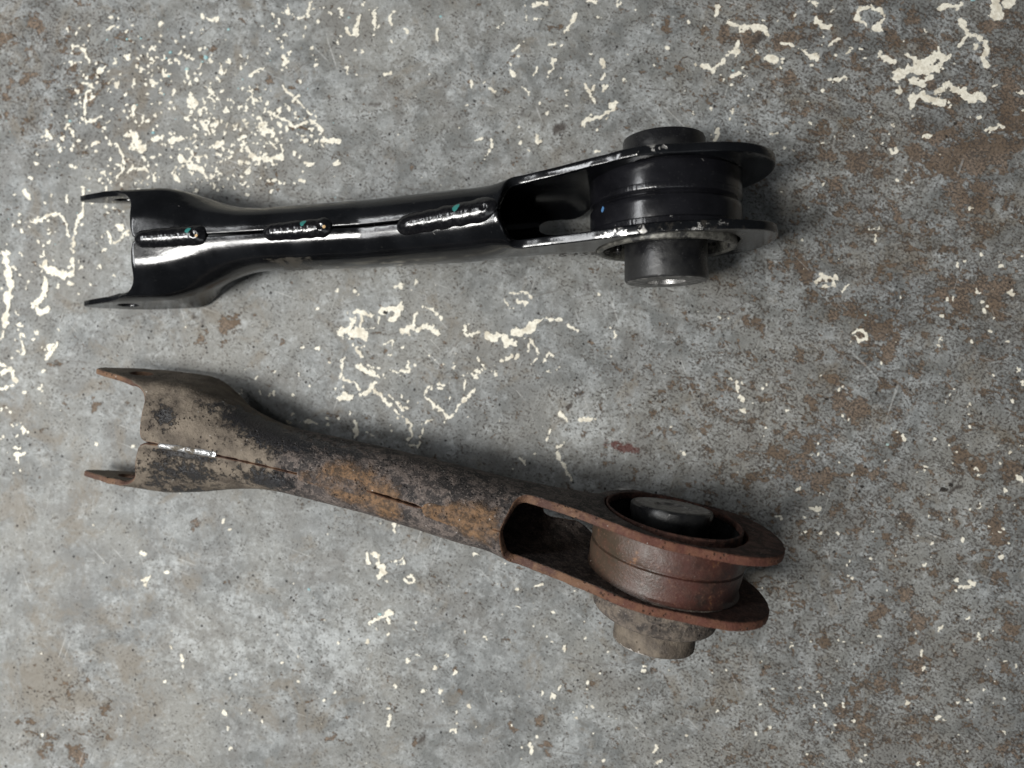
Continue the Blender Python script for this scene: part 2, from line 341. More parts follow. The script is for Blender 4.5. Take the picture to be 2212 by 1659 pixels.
# ------------------------------------------------------------------ tables read off the floor (millimetres)
FLAKES = """2 -187.9 111.9 -185 107;1.2 -203.3 141.5;1.2 -187.6 124.4 -187.9 121;0.53 -210.2 131.9 -210.5 124.9 -209.8 118.6 -206.9 118.5 -203.3 120.6;0.87 -211.3 151.5 -208.4 145.8;0.67 -216.3 144.6 -212.7 145.9;0.67 -228.6 114.7 -226.5 111.9 -230.1 112.7;0.8 -217 114.5 -215.6 112.4;0.47 -199.7 108.7 -195.4 107.9 -192.6 103 -191.9 98.1 -196.2 91.9;0.47 -187.6 97.3 -182.5 97.2 -178.3 93.7;0.93 -166.1 101.8 -162.6 98.3 -157.6 96.9 -153.4 91.9;0.8 -170.4 109.5 -165.4 110.1;0.67 -156.2 116.9 -153.4 113.4;1.2 -149.8 107.1 -147.7 107.8;0.8 -136.4 105.5 -132.2 101.3 -125.2 99.8 -119.6 101.8;0.93 -130.1 118.5 -125.9 114.3 -123.1 110.8;0.47 -119.6 132.8 -114.7 128.5 -110.5 124.3 -107 120.1;0.8 -106.3 117.4 -101.4 112.5;0.8 -100.7 109 -93.7 107.5;0.4 -125.9 121.2 -118.2 117.6 -114 114.1 -108.4 116.7;0.6 -135 137.2 -131.5 139.2 -128.7 141.2;1.07 -118.9 145.8 -118.2 142.4;0.73 -156.2 164.7 -149.8 163.1;0.4 -116.8 169.2 -116.8 165 -111.9 162.8 -107.7 164.8 -107 169.6;0.6 -211.3 88.6 -210.9 77.4 -213.4 74.7 -216 66.3 -215.6 59.3;0.53 -235.9 74.2 -232.3 73.5 -228.6 76.2 -222.1 76.9 -219.2 73.3 -218.5 67;0.47 -199.7 68.9 -197.6 63.3 -194 64.7 -190.4 69.5;0.87 -162.6 128.1 -159.8 123.9;0.6 -161.9 130.2 -158.3 125.3;0.67 -174 140.8 -172.6 139.4;0.67 -238.8 87.6 -236.6 84.7;0.73 -219.2 85.2 -219.2 83.1;0.47 -154.8 133.5 -151.2 130;0.4 -134.3 133.1 -132.2 123.4;0.6 -119.6 106.6 -119.6 100.4;0.6 -125.2 108.1 -121.7 105.3;0.53 -206.9 108.1 -204.1 109.4;0.87 -138.5 99.3 -134.3 98.6;1.07 -94.4 97.9;0.67 -109.1 89.9;0.8 -169 94.3 -166.9 91.4;0.4 -200.5 159.6 -196.9 161.6;0.47 -210.5 153.5 -215.6 153 -216.3 150.2;0.8 -85.3 162.8 -86.7 155.3;0.8 -90.8 157.5 -88.7 155.4;0.53 -77.7 166.1 -78.3 156.5;0.67 -83.2 168.3;0.47 -68.7 165.1 -71.4 162.5 -70.1 158.4;0.47 -50.1 156.5 -49.8 151.7;0.67 -7.9 165.6 -4.5 166.8 -1.8 166.1;0.2 -11.3 165.7 -10.6 159.6;0.33 -7.2 160.1 -3.2 159.7;0.6 11 161.7 8.9 157.7 6.3 153.7;0.67 16.3 166.9 19.7 166.2;0.33 -20.8 158.5 -23.5 156.5;0.33 -14 148.8 -16.4 146.2;0.67 1.5 141.7 0.9 138.3 -0.8 136.3;0.4 -1.2 134.3;0.8 23 140.5 23 137.8;0.33 23.7 135.1 21.7 132.5;0.53 15 131.3 16.3 127.9 19 123.1;0.47 19 129.8 17 127.2;0.8 22.4 128.4 23.7 129.7;0.87 28.4 121.6 25.7 118.9 20.4 116.3 15.7 115.1 14.3 112.4;0.87 25.7 121.6 28.4 120.9;0.47 25.7 118.9 25 115.6;0.67 -17.4 137.4 -15.4 135.3;0.53 -26.9 130.1 -24.2 128;0.33 -12.6 130.5 -9.3 127.7;0.87 -5.9 108.1 -5.2 106;0.6 -4.9 122.9;0.6 -33 107.2 -30.3 107.8;0.4 -26.2 107.1 -25.9 103.7 -28.9 99;0.53 6.9 121.3;0.53 4.9 148;0.27 -5.9 138.5 -7.9 135.8;0.53 -90.8 140.4 -90.1 137.6;0.53 -85.3 137.5;0.53 -72.1 137.2 -70.1 137.9;0.67 29.7 166.6 29.7 165.2;0.53 36.4 163;0.73 72.1 163.2 71.3 159.6;0.73 76.4 156.5 80.7 155;1.31 82.1 153.1 87.8 154.8 91.4 152.9;0.87 81 147.7 80 143.3 77.1 142.7;1.6 93.5 141.6 97.1 139.3;0.87 66.3 137.8 69.9 135.6 74.2 139.1;0.58 77.8 132.5 81.4 133.9;0.73 99.3 146.5 104.2 146;1.02 108.5 142.7 114.2 140.4;0.87 113.5 156.3 117.7 153.3 119.8 152.9;1.02 121.3 160.4;0.8 104.2 158.7;0.58 119.1 145.3 122.7 147.8;0.58 122 140.9;0.87 134 154.3 131.1 156.6 131.8 160.1 136.8 161.5 141.7 159.2 142.4 156.3 140.3 154.2;1.6 139.6 152;0.58 111.3 164.7 114.2 162.8;0.58 119.1 130.1 126.2 131.4;0.87 140.3 141.2 146.6 137.5;0.65 151.5 140.6 154.3 138.7 156.4 136.5;1.6 146.6 131 150.8 133 156.4 135.1 161.3 137.8 163.4 138.9;1.31 154.3 133 159.9 134.3 165.5 135.6 167.6 139.1 164.8 140.3;1.02 154.3 129.4 157.8 127.9 161.3 130.7;1.16 148 125.2;1.24 153.6 117.9 154.3 122.2 157.8 123.6 161.3 120.6 167.6 119.8;1.38 164.1 123.8 169 126.9 174.5 123.9 178.7 121 182.9 122;1.02 165.5 160.3 171.1 160.5 174.5 161.2;1.02 172.5 159.1;1.45 188.4 162.9 188.4 157.9 189.8 155;1.45 192.6 162.1 195.3 162;1.09 174.5 154 177.3 148.9 173.8 144;0.8 177.3 148.9 184.3 145.9 184.9 141.6 182.9 138.8 184.3 134.5;1.16 180.1 142.4;0.58 158.5 105.6 161.3 105.5;0.44 145.2 100.1 146.3 98.3 147.7 99.7 147 101.1;0.65 184.9 107.3 191.9 109.7;0.65 180.1 105.9;1.02 198.8 123.4;0.65 72.1 110.8 72.1 107.8 71.3 104.9;1.02 94.3 95.8;0.58 78.5 117.9;1.02 116.3 46.3 122 45.6;0.29 136.1 66.4 141.7 66.3;0.29 138.9 63.4 138.5 60.6;0.44 107.8 62.3;0.58 178 74.5;1.93 -91.2 23.3 -83.8 21.9;0.97 -89.9 29.9 -87.2 28.5 -88.5 24.6;0.9 -85.9 31.9 -79.2 30.5;0.64 -83.8 29.9 -84.2 24.6;0.45 -83.2 23.2 -76.5 25.2 -75.8 29.8;1.23 -73.8 32.5 -66.5 33.7 -67.8 30.4 -69.1 28.5;0.9 -66.5 35.1;0.9 -68.5 43 -65.8 43.6;0.45 -59.5 46.2 -59.8 43.6;0.45 -61.8 41.6;1.16 -65.1 23.8 -61.8 24.5;0.52 -61.1 25.1 -59.2 31.1;0.84 -59.2 23.1 -54.5 26.4 -49.9 22.5;0.52 -56.5 34.3 -51.8 33 -48.5 29;0.77 -86.5 41.8;0.58 -85.5 39.8;0.58 -94.6 41.5;0.64 -38 25.7 -37.6 21.8 -32 22.4;0.45 -36 26.3;1.16 -27.4 21.7 -23.5 20.4;1.61 -20.2 19.7 -16.2 17.7;1.55 -16.2 22.3 -11 22.3 -8.4 25.6;0.77 -7.7 26.2 -3.1 28.8 4.7 28.1;0.45 -10.3 20.3 -6.4 16.4 -5.8 11.8 -8.4 9.2;0.39 -9.7 17.1 -9.7 13.8;0.39 -18.2 40 -9.7 40 -8 36.7;0.77 -14.9 36.7 -11 35.7;0.26 -20.2 36.8 -18.2 33.5 -15.6 33.5;0.26 -3.8 9.5 -0.5 13.8 1.4 11.8;0.26 -1.8 5.6 0.1 5.3;0.26 4 7.9 2.7 5.9;0.39 -32 11.9 -28.7 6.6;0.39 -26.1 5.3 -23.5 6.6 -24.1 3.3;0.64 -21.5 9.9 -17.5 12.5;0.9 -14.9 12.2;0.52 -91.9 11.3 -92.6 6 -93.6 2.1;0.58 -91.9 2.1 -87.2 0.7 -84.5 -3.2;0.9 -93.2 -5.9 -88.5 -5.9;0.97 -91.2 -4.9;0.9 -84.5 -4.6 -79.2 -2.6 -77.8 0.7;0.9 -85.2 7.3 -79.2 4.7;0.52 -82.5 16.6 -85.9 16 -83.8 12;0.58 -77.8 -3.2 -71.1 -9.2;0.45 -71.1 -5.2 -65.1 -11.2;0.32 -73.8 17.3 -69.8 19.2 -69.8 15.3;0.45 -72.5 13.9 -70.5 12.6;0.52 -81.2 8.7 -75.8 6.7;0.52 -70.5 6 -67.8 5.3 -62.5 6 -63.1 10.6;0.52 -68.5 -11.8 -65.1 -14.5 -61.8 -17.7 -61.1 -22.4 -63.1 -26.3;0.45 -62.5 -26.7 -59.2 -27;0.32 -58.5 -28.3 -56.5 -20.4;0.58 -55.2 -17.1 -52.5 -15.7;0.58 -53.8 -1.3 -55.8 -5.2 -50.5 -9.8 -44.6 -15.1;0.58 -44.6 -15.1 -41.3 -11.1 -37.3 -6.5 -33.3 -2.6;0.52 -46.5 -17 -45.2 -15.1;0.45 -38.6 4 -35.3 4.7 -32 2.7;0.19 -37.6 1.4 -38 -3.2;0.84 -86.5 -16.5 -85.9 -23.1;0.58 -109.4 -16.6 -105.4 -17.2;0.26 -81.8 -21.1 -77.8 -23.7;0.58 4 -13 6.6 -15.6;0.64 13.1 -15.6 19 -14.9;0.26 -3.1 -18.9 0.1 -20.2 -1.8 -24.8;0.45 2.1 -28 6 -26;0.52 2.7 -30.6 6.6 -37.1 9.2 -41.7;0.58 -13 -32.7 -11 -35.3;0.39 -8.4 -31.3 -6.4 -30;0.45 7.3 25.5 11.8 22.9;0.39 26.1 24.8;0.39 28 22.8 28.4 19.6;0.58 20.9 39.1;0.39 26.1 12.4;0.64 -62.5 -7.9;0.45 -65.1 -10.5;1.33 -248.3 59.2 -245.3 45.1 -248.3 28.3;1.4 -229.4 53.4 -223.6 49.9 -217 49.8;0.8 -216.3 56.1 -215.6 51.2;1 -228.6 47.1 -229.4 41.5 -234.4 35.2 -230.8 31.7 -227.9 34.5;0.47 -236.6 46.5 -238.1 43.7;0.6 -249.7 19.9 -249 24.1;0.4 -243.2 19.8 -241 21.2 -238.8 17.7 -239.2 13.5 -242.4 14.9;0.93 -226.5 17.7 -227.2 13.5 -228.6 11.4;0.6 -223.6 18.4 -225.7 14.2;0.53 -222.8 24.7;0.73 -246.1 7.2 -243.9 3.7 -243.2 0.2 -249.7 -2.6;0.6 -238.8 -4;0.73 -244.6 -18.8;0.73 -249 -23.7;0.87 -242.4 -32.1 -239.5 -32.1;0.67 -188.3 -28.3;0.53 -204.8 -27;0.6 -94.4 41.3;0.47 -103.5 33.8;0.6 -107.7 -17;0.53 -95.8 -2.6;0.73 114.2 43.7 116.1 46 120 46.3 122 44.3 120 42 116.8 42.4;1 115.5 44.7;0.6 129.4 21.8 132 23.4 134.6 21.8 134.3 19.1 132 18.5 130.1 20.5;0.4 127.2 42.6 124.6 40;0.47 73 29;0.4 77.6 2.6;0.53 80.2 -0 80.5 -3.7 81.5 -6 83.5 -7.7;1 81.5 -11.4 82.5 -12;0.73 93 -0;0.53 91.4 -2.4;1 124.6 -13.9;0.53 123.3 -2.5;0.6 166.4 20.3 164.8 16.4;0.53 149.7 -22.4 150.4 -23.8;0.93 199.4 0.6;0.8 197.5 5.9;1.07 198.8 -39.9;0.53 195.6 -7.2;0.47 186.1 22.6;0.67 194.6 39.2;0.53 111.6 -53.4 114.8 -53.4 115.2 -54.7;0.33 158.7 -34.9 160.6 -35.2;0.4 159 -37.2;0.4 149.1 36.9;0.47 182.9 34.7;0.4 184.8 32.7;0.53 187.7 27.8;0.47 182.3 38.6;0.47 193.7 -50.4;0.53 -68.7 -60.7 -69.4 -64.2 -68.7 -65.5;0.47 -67 -62.4;0.8 -81.5 -74.5 -80.4 -79.3;0.8 -79 -75.2 -75.9 -76.5 -75.6 -80.6;1 -74.9 -80.6 -73.5 -82 -75.6 -85.4;0.67 -72.8 -86.7 -72.1 -88.1;0.33 -70.1 -78.9 -67.3 -77.8 -65.2 -76.4 -64.9 -79.8 -68 -79.8;0.4 -64.5 -86.6 -62.5 -88.6 -60.4 -87.3 -60.4 -84.5 -63.2 -85.2;0.53 -80.4 -106.3 -77.7 -104.6 -72.8 -102.5;0.8 -72.8 -101.8 -70.7 -101.7;0.6 -72.5 -103.8 -70.7 -105.8;0.93 -59.4 -105.6;0.53 -71.8 -110.3;0.73 -81.1 -114.2;0.87 -63.2 -122.1;0.8 -69 -133.5;1.07 -48.7 -134.7 -48.7 -136.8;0.73 -48.1 -139.5;0.93 -71.4 -147.5 -71.8 -151.6;1.2 -42.2 -153;0.53 -41.2 -149.5;0.8 -13 -159.7;0.8 -9.3 -157.6 -8.9 -160.9;1.07 1.2 -136.7;0.53 -3.9 -136.1;0.6 6.3 -114.7 6.3 -116.7;0.67 15.7 -130;0.6 15.3 -140.4;0.73 -34.4 -74.3 -31.7 -75.3;0.6 -20.4 -78.2;0.6 -14 -90;0.4 -7.2 -88.5 -3.9 -87.1;0.33 -15.4 -97.5 -13.3 -98.4;0.6 23 -164.1;0.73 -81.5 -167.9;0.47 -89.8 -113.7;0.53 40.7 -124.8;0.4 10.3 -90.3;0.4 -33 -150.7;0.4 -29.6 -156;0.53 -82.5 -141.6;0.9 -183.1 -76.5;0.49 -184.6 -87.7 -180.5 -87.3 -182.7 -90.6;0.9 -172.3 -84.7;0.49 -165.6 -122.1 -164.9 -127.9;0.83 -145.7 -147.7;0.9 -144.2 -154.1;1.04 -143.5 -163.5;0.83 -146.5 -61.3;0.62 -143.5 -65.2;0.62 -230.7 -159.1;0.35 -220.9 -154.2;0.42 -247.8 -151.9;0.56 -173.1 -133.9;0.42 -230.4 -122.3;0.4 111.4 -53.2 113.8 -53.2 115 -55.6;0.49 117 -61.2 116.6 -63.6 115 -64.2;0.49 109.5 -57.2;0.73 172.4 -83.3;0.89 178.6 -84;0.65 174 -86.1 177 -86;0.57 172.4 -87.7;0.97 197.8 -39.7;0.65 103.5 -112.5;0.57 157.7 -115.1;0.73 173.2 -135.5;0.49 159.2 -77.1;0.4 196.3 -51.2;0.32 155.3 -104.3;0.4 111.4 -110.3"""
BROWN = """85.9,147.7,4.4 74,153,3.6 101.6,148.4,3.2 89.8,137.7,2.8 52.2,153.6,2.8 66.1,151.2,2.8 101.6,132.4,3.6 54.2,136.5,2.4 130.8,96.1,3.2 134.6,95,4 157.8,98.6,5.2 169.3,94.5,8 180.8,96.3,8 192.2,100,6 171.2,80.7,5.2 180.8,78.6,6 194.1,123.5,5.2 196,111.7,4.4 113.3,99.3,2.8 121.1,87.3,2.4 186.5,151.2,3.6 159.7,147.9,2.4 107.4,50.7,4.4 108.4,49.7,5.2 157.8,53.2,3.2 168.3,41.3,4 174.1,33.4,4.8 182.7,43.2,3.6 190.3,37.2,4.4 132.7,29.6,4 138.5,21.7,4.4 143.3,16.7,4 121.1,29.7,2.8 83.9,25.9,2.8 82.9,16.9,2.8 89.8,27.9,2.4 119.1,1.9,2.8 126.9,-8,3.6 111.3,-8.1,2.8 97.6,-31,4 108.4,-26,4 109.4,-39.9,4.4 115.2,-37.9,4 132.7,-35.8,2.8 140.4,-37.7,2.4 175,-31.6,3.6 180.8,-36.5,3.2 84.9,-40.1,2.8 194.1,-37.4,4 -155.5,23.8,4.4 -147,26.9,5.2 -142.8,28.9,4 -153.4,18.6,3.2 -125.9,20.6,2 -121.7,18.5,2.4 -209.1,129.8,2.4 -206.9,119.2,2.2 -149.1,147.2,2.6 -154.4,145.3,2.2 -133.2,132.4,2.6 -125.9,136.3,2.6 -115.4,134,2.8 -113.3,114.4,2.4 -233,161.8,2.8 -246.1,155.8,4.4 -243.9,136.8,2.4 -248.3,132.7,2.4 -237.3,138.7,1.8 -234.1,161.8,1.4 -18.2,144.2,1.8 0.1,156.9,1.8 -16.2,97.4,1.2 -92.3,141.8,2 -206.9,-8.5,4 -217.8,-4.3,3.6 -228.6,-166.1,5.2 -215.6,-169.9,6 -203.7,-146.6,4 -222.1,-136.5,4 -233,-128.3,2.8 -237.3,-136.9,2.8 -237.3,-153.7,4 -209.1,-155.1,4.4 -196.2,-161.1,4 -157.6,-63.5,2.4 -107,-142.3,2.4 -96.5,-158.5,3.6 -92.3,-150.2,2.4 -113.3,-117.7,2 -38.6,-124.5,1.8 -18.2,-111.9,1.6 -32.5,-122.3,1.2 -19.2,-152.5,2.4 -6,-148.1,2.8 -2,-158.2,2.8 -38.6,-136.7,1.6 1.1,-143.9,2.4 -67.4,-137.3,1.6 10.2,-115.4,1.6 -61.2,-157.7,3.2 -77.8,-162.2,2.4 150.1,-89.1,3.2 142.4,-99.1,2.8 153.9,-100.9,3.2 161.6,-98.8,2.8 156.8,-116.6,3.6 140.4,-126.8,2.4 146.2,-128.7,2.8 130.8,-141.9,3.2 157.8,-152.1,2 194.1,-102.1,3.6 188.4,-80.6,4 134.6,-8,3.2 144.3,-63.4,2.4 152,-55.4,2.4 186.5,-61,4 190.3,-66.9,3.2 124.9,-75.5,1.8 95.7,-52,2 89.8,-101.9,1.8 79.9,-128.1,1.6 -63.3,-30.8,1.2"""
DARK = """-13.1,118.7,1.8,1 3.5,112.9,1.8,0.9 -65.4,151,2.6,0.35 -129,126.1,1.4,0.6 -92.8,142.2,1.2,0.9 -76.8,126,1.2,0.9 89.8,148.6,3.2,0.7 92.7,155.6,2,0.5 173.1,-43.4,1.2,1 10.2,-10.2,1.8,1 13.2,-4.1,1.2,0.7 40.3,-26.3,2,0.8 36.3,-24.7,1.6,0.6 -57.1,-155.5,2.4,0.9 -62.3,-153.6,1.6,0.7 -59.2,-147.4,1.6,0.6 -117.5,39.1,1,0.4 -223.2,-111.4,0.8,1 -168.3,-0.1,4,0.35 16.2,42.3,2.8,0.5 -86.1,-45.3,1.8,0.3 50.2,54.2,4,0.3 -109.1,-146.5,2.4,0.4 -18.2,-95.6,2,0.4 -22.3,-126.2,1.6,0.3 -61.2,-122.9,2,0.4 140.4,102.9,1.2,0.7 108.4,48.7,2.8,0.5 110.3,45.7,2,0.4 -159.8,29,1.8,0.6"""


# ------------------------------------------------------------------ floor
def blobfield(X, Y, table, dflt=1.0):
    f = np.zeros_like(X)
    X, Y = X + (fbm(X / 9, Y / 9, 3, 40) - .5) * 13, Y + (fbm(X / 9, Y / 9, 3, 60) - .5) * 11
    for t in table.split():
        v = [float(q) for q in t.split(',')]
        a = v[3] if len(v) > 3 else dflt
        f = np.maximum(f, a * np.exp(-(((X - v[0]) ** 2 + (Y - v[1]) ** 2) / (v[2] * 1.05) ** 2) ** 1.0))
    return f

def build_floor():
    xs = np.concatenate([[-3000, -1200, -600, -380], np.arange(-330, 331, 2.0), [380, 600, 1200, 3000]])
    ys = np.concatenate([[-3000, -1200, -600, -320], np.arange(-260, 261, 2.0), [320, 600, 1200, 3000]])
    X, Y = np.meshgrid(xs, ys)
    nx, ny = len(xs), len(ys)
    V = np.stack([X.ravel(), Y.ravel(), np.zeros(X.size)], 1)
    idx = np.arange(X.size).reshape(ny, nx)
    F = np.stack([idx[:-1, :-1].ravel(), idx[:-1, 1:].ravel(), idx[1:, 1:].ravel(), idx[1:, :-1].ravel()], 1)
    wear = .25 + .95 * smooth(-40, 150, X) - .45 * smooth(-60, -220, X) * smooth(60, -100, Y)
    wear = wear + .9 * (fbm(X / 42, Y / 42, 3, 5) - .5)
    wear += .9 * np.exp(-(((X + 235) / 45) ** 2 + ((Y - 150) / 45) ** 2))
    wear += .5 * np.exp(-(((X + 220) / 50) ** 2 + ((Y + 150) / 35) ** 2))
    g = lambda cx, cy, sx, sy: np.exp(-(((X - cx) / sx) ** 2 + ((Y - cy) / sy) ** 2))
    tan = g(-215, -140, 45, 28) + .8 * g(-155, 28, 25, 14) + .6 * g(-235, 150, 35, 40) + .5 * g(-232, -60, 25, 60) + .5 * g(-190, -95, 30, 18) + .5 * g(-120, -150, 30, 20) + .4 * g(-170, 120, 50, 30) + .3 * g(160, 60, 60, 60)
    pale = .9 * np.exp(-(((X - 12) / 14) ** 2 + ((Y + 18) / 12) ** 2)) + .5 * smooth(.55, .8, fbm(X / 30, Y / 30, 3, 9)) + .7 * np.exp(-(((X - 10) / 16) ** 2 + ((Y + 45) / 12) ** 2))
    pale += .6 * np.exp(-(((X + 110) / 60) ** 2 + ((Y + 110) / 30) ** 2))
    o = mesh_obj('floor', V, F, M['floor'], None, 'structure',
                 dict(tan=tan.ravel(), redstain=np.exp(-(((X - 31.5 - .1 * (Y + 27.5)) / 8.5) ** 2 + ((Y + 27.5 + .25 * (X - 31.5)) / 2.3) ** 2)).ravel(), brown=blobfield(X, Y, BROWN).ravel(), dark=blobfield(X, Y, DARK).ravel(), wear=wear.ravel(), pale=pale.ravel()), sharp=None)
    o['label'] = 'worn grey painted concrete floor with brown patches and cream paint flakes'
    return o
floor = build_floor()

def build_flakes():
    res = .34
    x0, x1, y0, y1 = -262, 206, -180, 180
    nx = int((x1 - x0) / res); ny = int((y1 - y0) / res)
    F = np.full((ny, nx), -9.0, np.float32)
    strokes = [[float(q) for q in s.split()] for s in FLAKES.split(';')]
    # more of the tiny chips the photograph scatters round the big clusters
    def scatter(cx, cy, rx, ry, n, w0, w1, ang=None):
        for _ in range(n):
            while True:
                a, b = rng.uniform(-1, 1, 2)
                if a * a + b * b < 1: break
            x, y = cx + a * rx, cy + b * ry
            w = rng.uniform(w0, w1) * (1 if rng.random() < .85 else 1.5)
            L = rng.exponential(.45); t = rng.uniform(0, math.pi) if ang is None else ang + rng.normal(0, .5)
            p = [w, x, y, x + L * math.cos(t), y + L * math.sin(t)]
            if rng.random() < .35: p += [p[3] + L * .8 * math.cos(t + 1.1), p[4] + L * .8 * math.sin(t + 1.1)]
            strokes.append(p)
    scatter(-172, 118, 55, 34, 300, .28, .58); scatter(-135, 108, 36, 24, 170, .28, .66)
    scatter(-190, 150, 40, 18, 60, .28, .5); scatter(-100, 150, 40, 18, 50, .28, .5)
    scatter(-215, 80, 30, 40, 90, .3, .6); scatter(-240, 20, 12, 60, 50, .3, .7)
    scatter(-80, 0, 60, 22, 60, .25, .5); scatter(30, 125, 80, 35, 60, .25, .5)
    scatter(120, 120, 70, 40, 60, .25, .5); scatter(120, -40, 75, 60, 70, .2, .4)
    scatter(0, -130, 190, 35, 90, .22, .45); scatter(150, -130, 50, 40, 50, .2, .4); scatter(185, 0, 20, 80, 40, .3, .6)
    for s in strokes:
        w = s[0]; P = np.array(s[1:]).reshape(-1, 2)
        m = w * 1.6 + 1.2
        i0 = max(0, int((P[:, 0].min() - m - x0) / res)); i1 = min(nx, int((P[:, 0].max() + m - x0) / res) + 1)
        j0 = max(0, int((P[:, 1].min() - m - y0) / res)); j1 = min(ny, int((P[:, 1].max() + m - y0) / res) + 1)
        if i1 - i0 < 2 or j1 - j0 < 2: continue
        X, Y = np.meshgrid(x0 + np.arange(i0, i1) * res, y0 + np.arange(j0, j1) * res)
        wx = X + (fbm(X / 2.0, Y / 2.0, 3, 3) - .5) * min(3.0, 2.2 * w + .8); wy = Y + (fbm(X / 2.0, Y / 2.0, 3, 8) - .5) * min(3.0, 2.2 * w + .8)
        D = np.full(X.shape, 1e9)
        if len(P) == 1: P = np.vstack([P, P + .01])
        for a, b in zip(P[:-1], P[1:]):
            d = b - a; L2 = max(1e-6, d @ d)
            t = np.clip(((wx - a[0]) * d[0] + (wy - a[1]) * d[1]) / L2, 0, 1)
            D = np.minimum(D, np.hypot(wx - a[0] - t * d[0], wy - a[1] - t * d[1]))
        F[j0:j1, i0:i1] = np.maximum(F[j0:j1, i0:i1], w * (.40 + 1.5 * vnoise(X / (1.2 + w), Y / (1.2 + w), 77)) - D)
    X, Y = np.meshgrid(x0 + np.arange(nx) * res, y0 + np.arange(ny) * res)
    act = F > -1.5
    nz = np.zeros_like(F); nz[act] = (fbm(X[act] / .85, Y[act] / .85, 4, 21, .7) - .5)
    F = F + nz * 2.1 - .09
    F[:2] = F[-2:] = -9; F[:, :2] = F[:, -2:] = -9
    # marching squares
    ins = F > 0
    cells = ins[:-1, :-1] | ins[1:, :-1] | ins[:-1, 1:] | ins[1:, 1:]
    js, iz = np.nonzero(cells)
    verts = []; vmap = {}; faces = []; bedge = []
    def vid(key, x, y):
        r = vmap.get(key)
        if r is None: r = vmap[key] = len(verts); verts.append((x, y))
        return r
    Fl = F
    for j, i in zip(js.tolist(), iz.tolist()):
        cs = ((i, j), (i + 1, j), (i + 1, j + 1), (i, j + 1))
        vals = [float(Fl[q[1], q[0]]) for q in cs]
        poly = []; cross = []
        for n in range(4):
            a, b = cs[n], cs[(n + 1) % 4]; fa, fb = vals[n], vals[(n + 1) % 4]
            if fa > 0: poly.append(vid(a, x0 + a[0] * res, y0 + a[1] * res))
            if (fa > 0) != (fb > 0):
                t = fa / (fa - fb); key = (min(a, b), max(a, b))
                v = vid(key, x0 + (a[0] + (b[0] - a[0]) * t) * res, y0 + (a[1] + (b[1] - a[1]) * t) * res)
                poly.append(v); cross.append((v, fa > 0))
        if len(poly) >= 3:
            faces.append(poly)
            for n in range(len(poly)):
                a, b = poly[n], poly[(n + 1) % len(poly)]
                # a boundary edge leaves through a crossing (inside->outside) and comes back through the next
                if len(cross) >= 2:
                    for q in range(len(cross)):
                        if cross[q] == (a, True) and cross[(q + 1) % len(cross)][0] == b: bedge.append((a, b))
    nv = len(verts)
    par = list(range(nv))
    def find(a):
        while par[a] != a: par[a] = par[par[a]]; a = par[a]
        return a
    for f in faces:
        r = find(f[0])
        for q in f[1:]:
            s2 = find(q)
            if s2 != r: par[s2] = r
    comp = {}
    for f in faces: comp.setdefault(find(f[0]), [[], []])[0].append(f)
    for e in bedge: comp.setdefault(find(e[0]), [[], []])[1].append(e)
    VV = np.array(verts)
    top = .16 + .10 * fbm(VV[:, 0] / .9, VV[:, 1] / .9, 3, 31)
    comps = sorted(comp.values(), key=lambda c: -len(c[0]))
    def emit(cl, name, kind=None):
        fs = [f for c in cl for f in c[0]]; es = [e for c in cl for e in c[1]]
        used = sorted({v for f in fs for v in f}); mp = {v: n for n, v in enumerate(used)}
        V = [(VV[v, 0], VV[v, 1], top[v]) for v in used]
        F2 = [[mp[v] for v in f] for f in fs]
        sk = {}
        for a, b in es:
            for v in (a, b):
                if v not in sk: sk[v] = len(V); V.append((VV[v, 0], VV[v, 1], -.02))
            F2.append([mp[b], mp[a], sk[a], sk[b]])
        return mesh_obj(name, V, F2, M['flake'], floor, kind, sharp=40)
    big = [c for c in comps if len(c[0]) >= 14][:200]; rest = [c for c in comps[len(big):]]
    for c in big: emit([c], 'paint_flake')
    emit(rest, 'paint_specks', 'stuff')

    def chips(name, spots, mat, hmax):
        V = []; Fc = []
        for x, y, r in spots:
            n = 7; b = len(V); h = r * rng.uniform(.2, hmax)
            for q in range(n):
                a = q * 2 * math.pi / n + rng.uniform(-.3, .3); rr = r * rng.uniform(.55, 1.2)
                V.append((x + rr * math.cos(a), y + rr * math.sin(a) * .8, -.02))
            for q in range(n):
                p = V[b + q]; V.append((x + (p[0] - x) * .75, y + (p[1] - y) * .75, h + .1 * rng.random()))
            for q in range(n): Fc.append((b + q, b + (q + 1) % n, b + n + (q + 1) % n, b + n + q))
            Fc.append(tuple(b + n + q for q in range(n)))
        mesh_obj(name, V, Fc, mat, floor, 'stuff', smooth=False)
    sp = [(rng.uniform(-255, 203), rng.uniform(-175, 172), rng.exponential(.16) + .10) for _ in range(420)]
    chips('white_grains', sp, M['flake'], .4)
    sp = [(-250 + t[0] * .2035, 169 - t[1] * .2035, t[2]) for t in ((290, 66, .9), (322, 65, .6), (390, 98, 1.0), (427, 135, 1.1), (470, 110, 1.3), (462, 120, .9), (385, 150, .7), (350, 275, 1), (160, 245, .9), (990, 34, .9), (789, 31, .9), (313, 212, .7), (700, 1280, .8), (857, 1332, .8), (1615, 165, .6), (2110, 28, 1.4), (1890, 685, .7), (1935, 958, .9), (380, 110, .6), (375, 190, .6), (245, 66, .5), (520, 50, .8))]
    sp += [(rng.uniform(-250, -90), rng.uniform(60, 165), rng.uniform(.2, .5)) for _ in range(40)]
    chips('blue_paint_chips', sp, M['blue'], .2)
    sp = [(rng.uniform(-255, 203), rng.uniform(-175, 172), rng.exponential(.14) + .15) for _ in range(260)]
